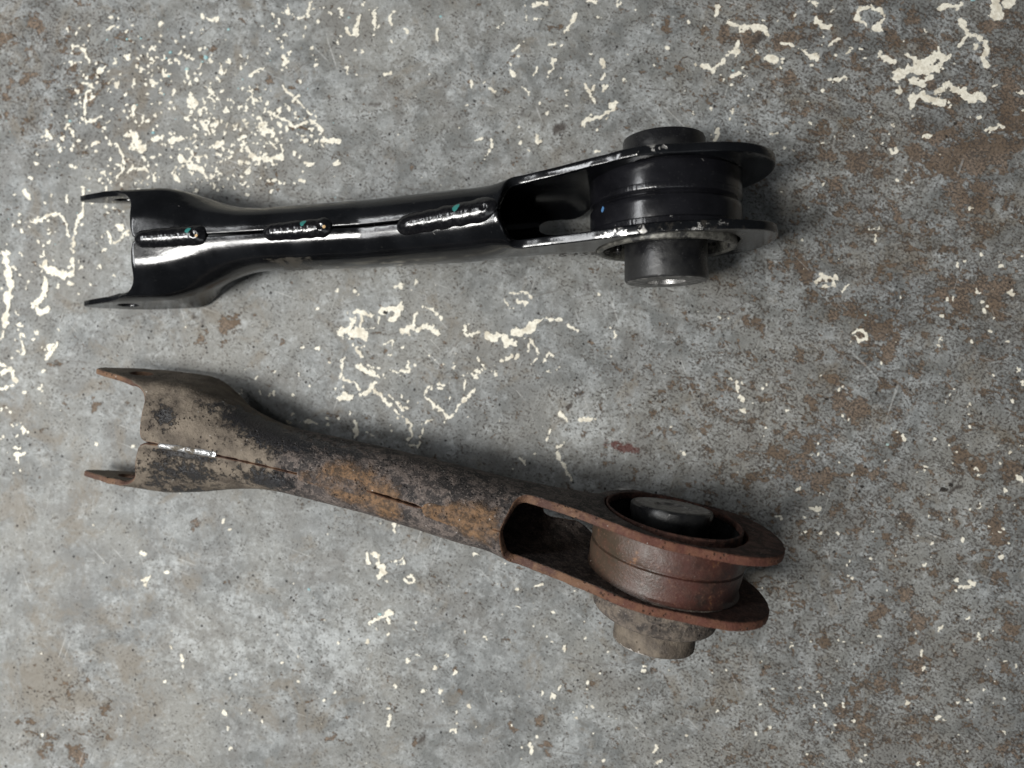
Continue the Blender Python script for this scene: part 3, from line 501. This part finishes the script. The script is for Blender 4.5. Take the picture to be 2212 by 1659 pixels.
    sp += [(p[0], p[1], p[2]) for p in ((27.7, 80, .7), (-46, -6, .5), (118, -6.5, 1.0), (167, -45, 1.6), (170, -43, 1.3), (133, -44, 1.0), (132, -46, .8))]
    chips('dark_grit', sp, M['grit'], .5)
build_flakes()

# ------------------------------------------------------------------ the pressed-sheet arm body
A_X = [-260, -170, -130, -80, -62, -36, -15, 0, 60]
A_W = [11.2, 11.2, 11.6, 12.2, 11.8, 12.9, 13.4, 13.2, 13.2]
ZB_X = [-260, -225, -175, -120, -70, -50, -30, -14, 60]
ZB_V = [1.5, 1.5, 5, 8, 12, 11, 5, 0, 0]
ZT_X = [-260, -220, -175, -120, -70, -50, -30, -14, 60]
ZT_V = [31, 31, 33, 37, 49, 56, 61, 63, 63]
LY = np.array([[0, 24.0, 1.5], [.12, 23.4, 6], [.30, 22.7, 14], [.42, 22.3, 20], [.50, 21.3, 23.6], [.56, 19.8, 24.6], [.64, 16.3, 27.0], [.72, 12.4, 29.4], [.77, 10.0, 30.5], [.81, 8.2, 30.9], [1, 0, 31.6]])

def section(x, v, P):
    a = np.interp(x, A_X, A_W) * np.interp(x, [-60, -15], [1.0, P.get('ws', 1.0)]); zb = np.interp(x, ZB_X, ZB_V); zt = np.interp(x, ZT_X, ZT_V)
    mid = (zb + zt) / 2; h = (zt - zb) / 2
    s, c = np.sin(np.pi * v), np.cos(np.pi * v)
    yt = a * np.sign(s) * np.abs(s) ** .85; zt_ = mid - h * np.sign(c) * np.abs(c) ** .92
    zl = zb + v * (zt - zb)
    m = np.where(v > .5, smooth(-74, -57, x - 14 * smooth(.78, .95, v)), smooth(-36, -20, x))
    y = yt * (1 - m) + a * m; z = zt_ * (1 - m) + zl * m
    ml = smooth(0, 1, np.clip((P['fa'] + 15 * v - x) / (P['fa'] + 15 * v - P['fb'] + 11 * v), 0, 1))
    yl = np.interp(v, LY[:, 0], LY[:, 1]); z_l = np.interp(v, LY[:, 0], LY[:, 2])
    y = y * (1 - ml) + yl * ml
    z = z * (1 - ml ** 1.2) + z_l * ml ** 1.2
    gap = np.interp(x, P['gx'], P['gv']) * smooth(.80, 1.0, v)
    return y + gap, z

def arm_body(P, mat, parent):
    U = 60.0
    dom = []
    # seam edge, left to right
    for x in np.arange(-214.5, -64.5, 1.2): dom.append((x, 1.0))
    for x, v in ((-66.3, 1), (-66.2, .975), (-66.0, .95), (-65.6, .92), (-65.1, .89), (-64.4, .862), (-63.4, .838), (-62.0, .818), (-60.0, .805), (-57.5, .80), (-54, .805), (-48.5, .819), (-44, .84), (-38, .87), (-32, .902), (-26, .933), (-20, .962), (-14, .985), (-8, .998)): dom.append((x + 2.2 * (x < -20), v))
    for x in np.arange(-6, 6, 1.5): dom.append((x, 1.0))
    n = 40
    for i in range(n + 1):
        t = math.pi / 2 - i * math.pi / n
        c, s_ = math.cos(t), math.sin(t)
        dom.append((6 + 34.8 * abs(c) ** .72, .5 + .5 * (1 if s_ >= 0 else -1) * abs(s_) ** .88))
    for x in np.arange(4.5, -8, -1.5): dom.append((x, 0.0))
    for x, v in ((-10, .002), (-14, .018), (-17, .05), (-20, .085), (-23, .105), (-27, .095), (-32, .082), (-38, .075), (-43, .073), (-46, .068), (-48, .056), (-49.3, .038), (-50, .018), (-50, 0)): dom.append((x, v))
    for x in np.arange(-51.2, -221, -1.2): dom.append((x, 0.0))
    for x, v in ((-224, .005), (-230, .035), (-236, .08), (-241.5, .135), (-245.6, .185), (-248.0, .225), (-248.7, .26), (-248.0, .295), (-244, .34), (-238, .39), (-232, .44), (-228, .478), (-224.5, .515), (-221.8, .55), (-219.6, .59), (-218, .63), (-217, .67), (-216.3, .72), (-215.9, .78), (-215.7, .84), (-215.6, .90), (-215.2, .95)): dom.append((x, v))
    # resample densely
    poly = []
    for (a, b) in zip(dom, dom[1:] + dom[:1]):
        L = math.hypot(a[0] - b[0], (a[1] - b[1]) * U); k = max(1, int(round(L / 1.2)))
        for i in range(k): poly.append((a[0] + (b[0] - a[0]) * i / k, (a[1] + (b[1] - a[1]) * i / k) * U))
    def circ(cx, cu, r, n, ru=None):
        ru = ru or r
        return [(cx + r * math.cos(-2 * math.pi * i / n), cu + ru * math.sin(-2 * math.pi * i / n)) for i in range(n)]
    loops = [poly, circ(0, 30, P['hole_r'], 90), circ(-229, 15.5, 4.3, 28)]
    pts = []; edges = []; lid = []
    for L in loops:
        b = len(pts); pts += L; edges += [(b + i, b + (i + 1) % len(L)) for i in range(len(L))]; lid.append((b, len(L)))
    B = np.array(pts)
    def inside(Q, L):
        L = np.array(L); x, y = Q[:, 0], Q[:, 1]; r = np.zeros(len(Q), bool)
        for a, b in zip(L, np.roll(L, -1, 0)):
            cnd = (a[1] > y) != (b[1] > y)
            with np.errstate(divide='ignore', invalid='ignore'):
                r ^= cnd & (x < (b[0] - a[0]) * (y - a[1]) / (b[1] - a[1]) + a[0])
        return r
    gx, gu = np.meshgrid(np.arange(-248.5, 42, 1.5), np.arange(.75, 60, 1.5))
    G = np.stack([gx.ravel(), gu.ravel()], 1) + rng.uniform(-.05, .05, (gx.size, 2))
    ok = inside(G, loops[0])
    for L in loops[1:]: ok &= ~inside(G, L)
    G = G[ok]
    keep = np.ones(len(G), bool)
    for i in range(0, len(B), 64):
        d = ((G[:, None] - B[None, i:i + 64]) ** 2).sum(2).min(1); keep &= d > .8
    G = G[keep]
    allp = [Vector(p) for p in pts] + [Vector((float(p[0]), float(p[1]))) for p in G]
    ov, oe, of, *_ = delaunay_2d_cdt(allp, edges, [], 0, 1e-5)
    Q = np.array([(v[0], v[1]) for v in ov])
    T = np.array([f for f in of if len(f) == 3])
    cen = Q[T].mean(1)
    ok = inside(cen, loops[0])
    for L in loops[1:]: ok &= ~inside(cen, L)
    T = T[ok]
    nB = len(B)
    x, v = Q[:, 0], np.clip(Q[:, 1] / U, 0, 1)
    def pos(x, v):
        y, z = section(x, v, P); return np.stack([x, y, z], 1)
    P0 = pos(x, v); e = .25
    dx = pos(x + e, v) - pos(x - e, v)
    v2, v1 = np.clip(v + .008, 0, 1), np.clip(v - .008, 0, 1)
    dv = pos(x, v2) - pos(x, v1)
    N = np.cross(dx, dv); N /= np.linalg.norm(N, axis=1)[:, None] + 1e-9
    flip = np.mean(N[:, 1]) < 0
    if flip: N = -N                      # outwards = +y side
    # orient triangles to agree with N
    tn = np.cross(P0[T[:, 1]] - P0[T[:, 0]], P0[T[:, 2]] - P0[T[:, 0]])
    bad = (tn * N[T[:, 0]]).sum(1) < 0
    T[bad] = T[bad][:, ::-1]
    th = np.interp(x, [-240, -190, -120], [P['th'] * .72, P['th'] * .85, P['th']])[:, None] / 2; thb = th[:nB]; bv = P['bevel']
    O = np.zeros((nB, 3))
    for b, n in lid:
        ids = np.arange(b, b + n); tan = P0[b + (np.arange(n) + 1) % n] - P0[b + (np.arange(n) - 1) % n]
        o = np.cross(tan, N[ids]); O[ids] = o / (np.linalg.norm(o, axis=1)[:, None] + 1e-9)
        q = Q[ids] ; area2 = np.sum(q[:, 0] * np.roll(q[:, 1], -1) - np.roll(q[:, 0], -1) * q[:, 1])
    # point the rim direction away from the material, tested in the domain
    for b, n in lid:
        for i in range(b, b + n):
            pass
    # adjacency: mean of neighbouring interior points gives the inward direction
    acc = np.zeros_like(P0); cnt = np.zeros(len(P0))
    for a_, b_, c_ in ((0, 1, 2), (1, 2, 0), (2, 0, 1)):
        np.add.at(acc, T[:, a_], P0[T[:, b_]] + P0[T[:, c_]]); np.add.at(cnt, T[:, a_], 2)
    inw = acc[:nB] / np.maximum(cnt[:nB], 1)[:, None] - P0[:nB]
    sgn = np.sign(-(O * inw).sum(1)); sgn[sgn == 0] = 1
    for b, n in lid:
        m = np.sign(np.sum(sgn[b:b + n])) or 1
        O[b:b + n] *= m
    nP = len(P0)
    rough = P.get('rough', 0)
    if rough:
        d = np.array([mn.noise(Vector(p) * .35) + .6 * mn.noise(Vector(p) * 1.1) for p in P0]) * rough
        P0 = P0 + N * d[:, None] * .6
        P0[:nB] += O * (d[:nB] * 1.6)[:, None]
    top = P0 + N * th; bot = P0 - N * th
    top[:nB] -= O * bv; bot[:nB] -= O * bv
    r1 = P0[:nB] + N[:nB] * (thb - bv * .3) - O * bv * .3; r2 = P0[:nB] + N[:nB] * (thb - bv)
    r3 = P0[:nB] - N[:nB] * (thb - bv); r4 = P0[:nB] - N[:nB] * (thb - bv * .3) - O * bv * .3
    V = np.vstack([top, bot, r1, r2, r3, r4])
    F = [tuple(t) for t in T] + [tuple(t[::-1] + nP) for t in T]
    rows = [0, 2 * nP, 2 * nP + nB, 2 * nP + 2 * nB, 2 * nP + 3 * nB, nP]
    for b, n in lid:
        for i in range(n):
            p, q = b + i, b + (i + 1) % n
            for ra, rb in zip(rows, rows[1:]):
                f = (ra + p, ra + q, rb + q, rb + p)
                F.append(f)
    # orient rim quads: normal must agree with O
    Vn = V; F2 = []
    for f in F[2 * len(T):]:
        nrm = np.cross(Vn[f[1]] - Vn[f[0]], Vn[f[3]] - Vn[f[0]])
        i = (f[0] if f[0] < nP else (f[0] - 2 * nP) % nB)
        F2.append(f if nrm @ O[i] >= 0 else f[::-1])
    F = F[:2 * len(T)] + F2
    rim = np.zeros(len(V)); rim[2 * nP:] = 1; 
    dx_, vv = np.concatenate([x, x, *[x[:nB]] * 4]), np.concatenate([v, v, *[v[:nB]] * 4])
    # both halves, bent sideways along the arm
    Vm = V.copy(); Vm[:, 1] *= -1
    nV = len(V)
    FA = F + [tuple(i + nV for i in f[::-1]) for f in F]
    VA = np.vstack([V, Vm]); side = np.concatenate([np.ones(nV), -np.ones(nV)])
    X = np.concatenate([dx_, dx_]); VVv = np.concatenate([vv, vv]); rim = np.concatenate([rim, rim])
    inner = np.zeros(nV); inner[nP:2 * nP] = 1; inner = np.concatenate([inner, inner])
    VA[:, 1] += np.interp(X, P['yx'], P['yv'])
    at = P['attrs'](VA, X, VVv, side, rim, inner); at['rim'] = rim
    return mesh_obj('arm_body', VA, FA, mat, parent, attrs=at, sharp=50)

def lathe(name, prof, mat, parent, n=96, axis_dir=0.0, yc=0.0, zc=30.0, closed=False, attrs=None, sharp=32, jitter=0, rimr=None, cant=0.0):
    """prof: (radius, y) list, swept round the bushing axis; sharp corners get a small bevel"""
    pr = list(prof)
    V = []; 
    for r, y in pr:
        for i in range(n):
            a = 2 * math.pi * i / n
            rr = r + (jitter * (mn.noise(Vector((math.cos(a) * 3 + y, math.sin(a) * 3, r * .3))) if jitter else 0))
            V.append((rr * math.cos(a), y, rr * math.sin(a) + zc))
    F = []
    m = len(pr)
    for j in range(m if closed else m - 1):
        for i in range(n):
            F.append((((j) % m) * n + i, ((j) % m) * n + (i + 1) % n, ((j + 1) % m) * n + (i + 1) % n, ((j + 1) % m) * n + i))
    if not closed:
        if pr[0][0] > .01: pass
    V = np.array(V, float)
    if axis_dir:
        c, s = math.cos(axis_dir), math.sin(axis_dir)
        x, y = V[:, 0].copy(), V[:, 1].copy(); V[:, 0] = x * c - y * s; V[:, 1] = x * s + y * c
    V[:, 1] += yc
    at = {}
    if rimr is not None: at['rim'] = np.repeat(np.array([1.0 if k in rimr else 0.0 for k in range(m)]), n)
    at.update(attrs or {})
    # consistent outward normals
    if cant:
        c, s = math.cos(cant), math.sin(cant); y, z = V[:, 1].copy(), V[:, 2] - zc
        V[:, 1] = y * c - z * s; V[:, 2] = y * s + z * c + zc
    me = mesh_obj(name, V, F, mat, parent, attrs=at, sharp=sharp)
    bm = bmesh.new(); bm.from_mesh(me.data); bmesh.ops.recalc_face_normals(bm, faces=bm.faces); bm.to_mesh(me.data); bm.free()
    me.data.polygons.foreach_set('use_smooth', [True] * len(me.data.polygons)); me.data.set_sharp_from_angle(angle=math.radians(sharp))
    return me

def weld_bead(P, parent, x0, x1, width, height, off, seed, teal=None, gold=None, mat=None, ripple=.035, wob=.4):
    nx, ny = 90, 25
    V = []; te = []; go = []
    rr = random.Random(seed)
    for i in range(nx):
        t = i / (nx - 1); x = x0 + (x1 - x0) * t
        L = x1 - x0; d = min(x - x0, x1 - x); cap = width * 1.15
        wv = width * math.sqrt(max(0.0, 1 - (1 - min(1, d / cap)) ** 2.2)) * (1 + .16 * mn.noise(Vector((x * .28, seed * 7.1, 0))))
        yy0 = off * (t - .5) * 2; wv *= .88 + .20 * t
        for j in range(ny):
            q = j / (ny - 1) * 2 - 1
            y = q * wv; 
            hh = height * (1 - abs(q) ** 2.1) * min(1, (d / (cap * .8)) ** .5 if d > 0 else 0)
            ph = (x + 4.5 * q * q + .3 * mn.noise(Vector((x * .4, q, seed)))) * 2 * math.pi / 1.35
            rip = 1.2 * ripple * (abs(math.sin(ph / 2)) * 1.3 - .6) * (1 - abs(q) ** 3) * min(1, d / 2)
            crater = 0
            dd = math.hypot(x - (x1 - width * 1.05), y)
            crater = -.45 * math.exp(-(dd / .9) ** 2) + .16 * math.exp(-((dd - 1.7) / .8) ** 2) * (1 + mn.noise(Vector((x, y, seed * 3.3))))
            fade = 1 - .8 * float(smooth(x1 - width * 2.6, x1 - width * 1.8, x))
            yc = float(np.interp(x, P['yx'], P['yv']))
            # follow the curved top of the tube
            vv = np.linspace(1, .6, 40); ys, zs = section(np.full(40, x), vv, P)
            zsurf = float(np.interp(abs(y + yy0), ys[::1], zs[::1])) + P['th'] / 2
            edge = -.8 * (abs(q) > .999) - .6 * (d <= 0)
            z = zsurf + hh + rip * fade + crater * (1 - abs(q) ** 4) * (1 if d > .5 else 0) + edge - .25 + .10 * mn.noise(Vector((x * .6, y * .6, seed)))
            V.append((x, yc + y + yy0, z))
            te.append(math.exp(-(math.hypot(x - teal[0], (y - teal[1]) * 1.15) / teal[2]) ** 4) * float(smooth(.5, -.3, (x - teal[0]) - .7 * (y - teal[1]) - .6)) if teal else 0)
            go.append(math.exp(-(math.hypot(x - gold[0], y - gold[1]) / gold[2]) ** 2) if gold else 0)
    F = [(i * ny + j, (i + 1) * ny + j, (i + 1) * ny + j + 1, i * ny + j + 1) for i in range(nx - 1) for j in range(ny - 1)]
    return mesh_obj('weld_bead', V, F, mat, parent, attrs=dict(teal=te, gold=go), sharp=None)

def empty(name, loc, rot, label, cat, group=None):
    e = bpy.data.objects.new(name, None); C.objects.link(e); e.empty_display_size = .02
    e.location = [c * MM for c in loc]; e.rotation_euler = rot; e['label'] = label; e['category'] = cat
    if group: e['group'] = group
    return e

def G(d, s): return np.exp(-(d / s) ** 2)

# ---- the new black arm
black = empty('control_arm', (44.9, 68.3, 0), (0, 0, math.radians(2.0)),
              'new gloss black painted suspension arm with welded seam, lying above the rusty one', 'suspension arm', 'suspension arms lying side by side on the floor')
def black_attrs(V, X, v, side, rim, inner):
    dust = 1.0 * G(X + 150, 14) * (side < 0) * (v < .75) + .6 * G(X + 95, 12) * (side < 0) * (v < .45) + .5 * smooth(-40, -10, X) * (side < 0) * (1 - inner)
    chip = .9 * G(X + 22, 12) * (side < 0) * (v > .7) + .75 * G(X + 8, 9) * (side > 0) * (v > .8) + .8 * G(X - 2, 10) * (side < 0) * (v > .8) + .35 * G(X - 16, 3) + .25 * G(X + 55, 5) - .1
    return dict(dust=dust, chip=chip)
PB = dict(fa=-172, fb=-204, gx=[-230, -217, -213, -60], gv=[2.2, 2.0, .38, .42], hole_r=27.3, th=3.4, bevel=.45,
          yx=[-260, -190, -115, -74, -45, -24, -6, 20, 50], yv=[-2.0, -2.0, -2.4, -2.4, -.8, .0, .7, .6, .3], attrs=black_attrs)
arm_body(PB, M['black'], black)
weld_bead(PB, black, -213.5, -183, 4.3, 2.2, .3, 1, teal=(-190, 1.6, 1.6), gold=(-186.6, -.6, 1.0), mat=M['weld'])
weld_bead(PB, black, -159.5, -130.5, 4.2, 2.2, .5, 2, teal=(-142, 1.9, 1.6), gold=(-133.5, -.3, 1.1), mat=M['weld'])
weld_bead(PB, black, -104.5, -64.6, 4.8, 2.4, 1.9, 3, teal=(-80, 2.2, 2.0), mat=M['weld'], ripple=.045)

AX = math.radians(-.9)
SY = 0.6
def sleeve_profile(r, half, gr=.9):
    pr = [(r - .8, -half), (r - .2, -half + .2), (r, -half + .9)]
    pr += [(r, -3.2), (r - .05, -1.6), (r - .5, -.9), (r - gr * 1.3, -.4), (r - gr * 1.5, .2), (r - gr * .5, .7), (r - .1, 1.0), (r + .15, 1.6), (r + .05, 2.6), (r, 3.4)]
    pr += [(r, half - .9), (r - .2, half - .2), (r - .8, half)]
    return pr
s = lathe('bushing_sleeve', sleeve_profile(29.4, 11.7), M['sleeve_black'], black, axis_dir=AX, yc=SY, rimr=(5, 6, 7, 8, 9, 10, 11))
lathe('sleeve_flange', [(29.4, -11.7), (30.2, -11.65), (30.6, -11.2), (30.6, -9.5), (30.2, -9.0), (29.4, -8.95)], M['sleeve_black'], black, axis_dir=AX, yc=SY, rimr=(2, 3))
for sg in (-1, 1):
    y = lambda q: sg * q
    lathe('sleeve_rim', [(27.1, y(12)), (27.1, y(15.6)), (26.8, y(16.3)), (26.2, y(16.6)), (25.0, y(16.5)), (24.4, y(16.0)), (24.2, y(15.0)), (24.2, y(4))], M['bare'] if sg < 0 else M['sleeve_black'], black, axis_dir=AX, yc=SY, jitter=.12 if sg < 0 else 0, rimr=(2, 3))
lathe('rubber_core', [(24.3, 11.5), (22, 10), (19, 10.5), (15.9, 13.0), (15.9, -13.0), (19, -10.5), (22, -10), (24.3, -11.5)], M['rubber'], black, axis_dir=AX, yc=SY)
lathe('bushing_pin', [(7.6, 26), (7.8, 27.8), (15.0, 28.0), (15.7, 27.7), (16.0, 26.9), (16.0, 18), (16.0, 0), (16.1, -18), (16.2, -26.8), (16.0, -27.6), (15.6, -28.0)], M['rubber'], black, axis_dir=AX, jitter=.10)
lathe('pin_end_face', [(15.6, -28.0), (14.9, -28.25), (8.3, -28.3), (7.5, -28.0)], M['endface'], black, axis_dir=AX)
lathe('pin_bore', [(7.5, -28.0), (7.4, -24), (7.4, 26), (7.6, 26)], M['bore'], black, axis_dir=AX)
for k, a in enumerate((-150, -95, -40, 35, 90, 150)):
    a = math.radians(a); bm = bmesh.new()
    bmesh.ops.create_uvsphere(bm, u_segments=14, v_segments=8, radius=1.5)
    for v_ in bm.verts: v_.co = Vector((v_.co.x + 20.5 * math.cos(a), v_.co.y * 2.2 - 11.5, v_.co.z + 30 + 20.5 * math.sin(a)))
    vs = [tuple(v_.co) for v_ in bm.verts]; fs = [[q.index for q in f.verts] for f in bm.faces]; bm.free()
    mesh_obj('rubber_nub', vs, fs, M['rubber'], black)

# ---- the old rusty arm
rust = empty('control_arm', (45.5, -63.6, 1.9), (math.radians(7.2), math.radians(0.0), math.radians(-11.5)),
             'old rusty suspension arm caked in orange rust and tan dirt, lying below the black one', 'suspension arm', 'suspension arms lying side by side on the floor')
def rust_attrs(V, X, v, side, rim, inner):
    th = (1 - v) * side                                   # 0 at the seam, + towards the far side
    orange = 1.0 * G(X + 123, 13) * G(th - .02, .22) + .75 * G(X + 108, 7) * G(th + .12, .2) + 1.0 * G(X + 73, 8) * G(th - .02, .17) + .55 * G(X + 84, 6) * G(th - .03, .12) + .5 * G(X + 136, 7) * G(th - .05, .12) + .35 * G(X + 60, 8) * G(th, .3) + .3 * rim * G(X - 0, 26) * (side < 0)
    dust = 1.0 * smooth(-140, -175, X) + .35 * G(X + 95, 10) * G(th + .18, .15) + .25 * G(X + 55, 10) * G(th + .25, .12)
    red = 1.0 * smooth(-50, 5, X) * (.55 + .45 * rim)
    blk = .32 * G(X + 205, 10) * G(th + .25, .16) + .42 * G(X + 190, 12) * G(th + .22, .12) + .75 * G(X + 175, 16) * G(th - .42, .12) + .6 * G(X + 160, 12) * G(th + .13, .12) + .6 * G(X + 158, 16) * G(th - .27, .14) + .55 * G(X + 195, 13) * G(th + .05, .035) + .5 * G(X + 207, 6) * G(th - .25, .1) + .5 * G(X + 130, 12) * G(th - .33, .13) + .4 * G(X + 195, 20) * G(th + .5, .1)
    blk = blk + .05 * smooth(-120, -150, X) - .10 * smooth(-150, -110, X)
    return dict(orange=orange, dust=dust * (1 - .3 * inner), red=red, black=blk)
PR = dict(PB); PR.update(ws=.917, fa=-161, fb=-205, gx=[-230, -217, -212, -150, -118, -116, -113, -98, -96, -60], gv=[2.6, 2.2, .15, .12, .05, .28, .42, .40, .02, .02], hole_r=27.6, th=3.4, bevel=.55, rough=.16,
          yx=[-260, -244, -215, -200, -160, -115, -78, -58, -30, -8, 20, 60], yv=[-1.8, -.6, 1.6, 2.5, 3.4, 3.4, 3.0, 3.4, 2.9, 2.2, 2.3, 2.8], attrs=rust_attrs)
arm_body(PR, M['rust'], rust)
def rust_bead(x0, x1, w, h, seed, orange, dust=0, off=.2):
    b = weld_bead(PR, rust, x0, x1, w, h, off, seed, mat=M['rust'], ripple=.12)
    n = len(b.data.vertices)
    co = np.zeros(n * 3); b.data.vertices.foreach_get('co', co)
    for nm, val in (('orange', orange), ('dust', dust), ('red', 0), ('black', -.3)):
        a = b.data.attributes.new(nm, 'FLOAT', 'POINT'); a.data.foreach_set('value', np.full(n, val, np.float32))
    return b
rust_bead(-148, -118.5, 3.4, .6, 11, .55, .2)
rust_bead(-96, -67.3, 4.0, .9, 12, .75, 0)
k = NT('bright_wet_metal'); k.fin(k.mix(k.step(k.noise(170, 4, .7), .50, .56), (.30, .30, .30), (.10, .085, .065)), k.step(k.noise(170, 4, .7), .5, .56, .2, .7), .45, k.bump(k.noise(350, 4, .7), .0005, .7), spec=.8)
weld_bead(PR, rust, -207, -182, 1.25, .5, .3, 13, mat=k.m, ripple=.10)
AR = math.radians(1.2)
def rl(name, prof, mat, **kw): return lathe(name, prof, mat, rust, axis_dir=AR + (math.radians(2.5) if 'cant' in kw else 0), **kw)
CANT = math.radians(-6.5)
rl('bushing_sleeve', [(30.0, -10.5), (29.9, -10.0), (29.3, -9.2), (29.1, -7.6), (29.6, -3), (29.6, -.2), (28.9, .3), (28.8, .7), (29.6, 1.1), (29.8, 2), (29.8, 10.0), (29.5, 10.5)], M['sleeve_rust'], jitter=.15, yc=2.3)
rr_at = lambda m, n=96, o=.2, r=.8: dict(orange=np.full(m * n, o), dust=np.zeros(m * n), red=np.full(m * n, r), black=np.full(m * n, -.3), rim=np.zeros(m * n))
rl('sleeve_rim', [(26.8, 10), (26.8, 13.8), (26.7, 14.6), (26.4, 14.9), (26.0, 14.9), (25.8, 14.5), (25.7, 12.4)], M['rust'], jitter=.35, yc=2.3, attrs=rr_at(7, r=1.0))
rl('rubber_core', [(25.75, 14.6), (25.2, 10), (24, 4), (20, 2), (17, 3), (15.6, 7.0), (15.6, -8.0)], M['rubber'])  # core also lines the ring's inner wall, its black colour shading the hollow
rl('bushing_pin', [(.3, 18.9), (6.4, 19.0), (7.2, 19.7), (14.4, 20.0)], M['dullend'], jitter=.2, cant=CANT)
rl('pin_shell', [(14.4, 20.0), (15.5, 19.8), (16.0, 19.0), (16.0, 15.5), (15.2, 14), (15.2, 6)], M['rubber'], jitter=.2, cant=CANT)  # side is dark itself; black colour adds shade so the pin reads recessed
rl('rubber_collar', [(24.5, -9), (24.6, -20.4), (24.3, -22.6), (23.4, -23.6), (21.8, -24.1), (16, -24.2)], M['rust'], jitter=.25, attrs=rr_at(6, o=.1, r=.25) | dict(dust=np.full(6 * 96, .50), black=np.full(6 * 96, -.6), red=np.zeros(6 * 96)))
rl('pin_end', [(15.9, -18), (15.9, -33.0), (15.7, -34.2), (15.0, -35.0), (13.6, -35.3), (7, -35.3), (6.8, -33)], M['rust'], jitter=.2, attrs=rr_at(7, o=.05, r=.1) | dict(dust=np.full(7 * 96, .62), black=np.full(7 * 96, -.6), crust=np.repeat([0, 0, .45, .75, .5, 0, 0], 96) * np.tile(np.clip(-np.cos(np.arange(96) * 2 * math.pi / 96) * 1.2 + .3, 0, 1), 7)), cant=CANT)

# ---- small marks on the black arm: stamped characters on the plate, a dab of blue, a bright scuff
def strokes3d(name, lines, width, mat, parent, plane_y, out=-1, label=None):
    V = []; F = []
    for L in lines:
        for a, b in zip(L, L[1:]):
            d = np.array(b, float) - np.array(a, float); n = np.array([-d[1], d[0]]) / (np.hypot(*d) + 1e-9) * width / 2; c = len(V)
            for off in (0, .12 * out):
                for p in (np.array(a) + n, np.array(a) - n, np.array(b) - n, np.array(b) + n):
                    V.append((p[0], plane_y(p[0]) + off, p[1]))
            F += [(c, c + 1, c + 2, c + 3), (c + 4, c + 5, c + 6, c + 7), (c, c + 1, c + 5, c + 4), (c + 1, c + 2, c + 6, c + 5), (c + 2, c + 3, c + 7, c + 6), (c + 3, c, c + 4, c + 7)]
    o = mesh_obj(name, V, F, mat, parent, smooth=False)
    if label: o['label'] = label
    return o
k = NT('dark_stamping'); k.fin((.02, .015, .012), .5)
def outer_y(x): return -(float(np.interp(x, A_X, A_W)) + 1.5) + float(np.interp(x, PB['yx'], PB['yv']))
gl = []
x = -42.0
for ch in ((1, 2), (3,), (2,), (1, 3), (2,), (4,)):
    for kx in ch:
        z0 = 22; h = 7
        if kx == 1: gl.append([(x + 2.6, z0 + h), (x + .4, z0 + h * .7), (x, z0 + h * .3), (x + 1.2, z0), (x + 2.8, z0 + 1)])
        if kx == 2: gl.append([(x, z0 + h), (x + 2.8, z0 + h), (x + 1, z0 + h * .5), (x + 2.8, z0 + h * .3), (x + 1.6, z0), (x, z0 + .8)])
        if kx == 3: gl.append([(x, z0 + h * .4), (x + 3, z0 + h * .4), (x + 2, z0 + h), (x + 2, z0)])
        if kx == 4: gl.append([(x, z0 + h * .45), (x + 3.4, z0 + h * .45)])
    x += 4.3
strokes3d('stamped_mark', gl, .4, k.m, black, outer_y, -1)
k = NT('blue_paint_dab'); k.fin((.06, .15, .30), .5)
a0 = math.radians(150); dab = []
for q, (t, dy) in enumerate(((0, .2), (.02, 1.0), (.0, 1.9), (-.02, 2.5), (-.045, 1.7), (-.03, .7))):
    dab.append((29.6 * math.cos(a0 + t), SY - 3.8 + dy, 30 + 29.6 * math.sin(a0 + t)))
dab += [(p[0] * 1.006, p[1], 30 + (p[2] - 30) * 1.006) for p in dab]
mesh_obj('paint_dab', dab, [(0, 1, 2, 3, 4, 5), (11, 10, 9, 8, 7, 6)] + [(i, (i + 1) % 6, (i + 1) % 6 + 6, i + 6) for i in range(6)], k.m, black, smooth=False)
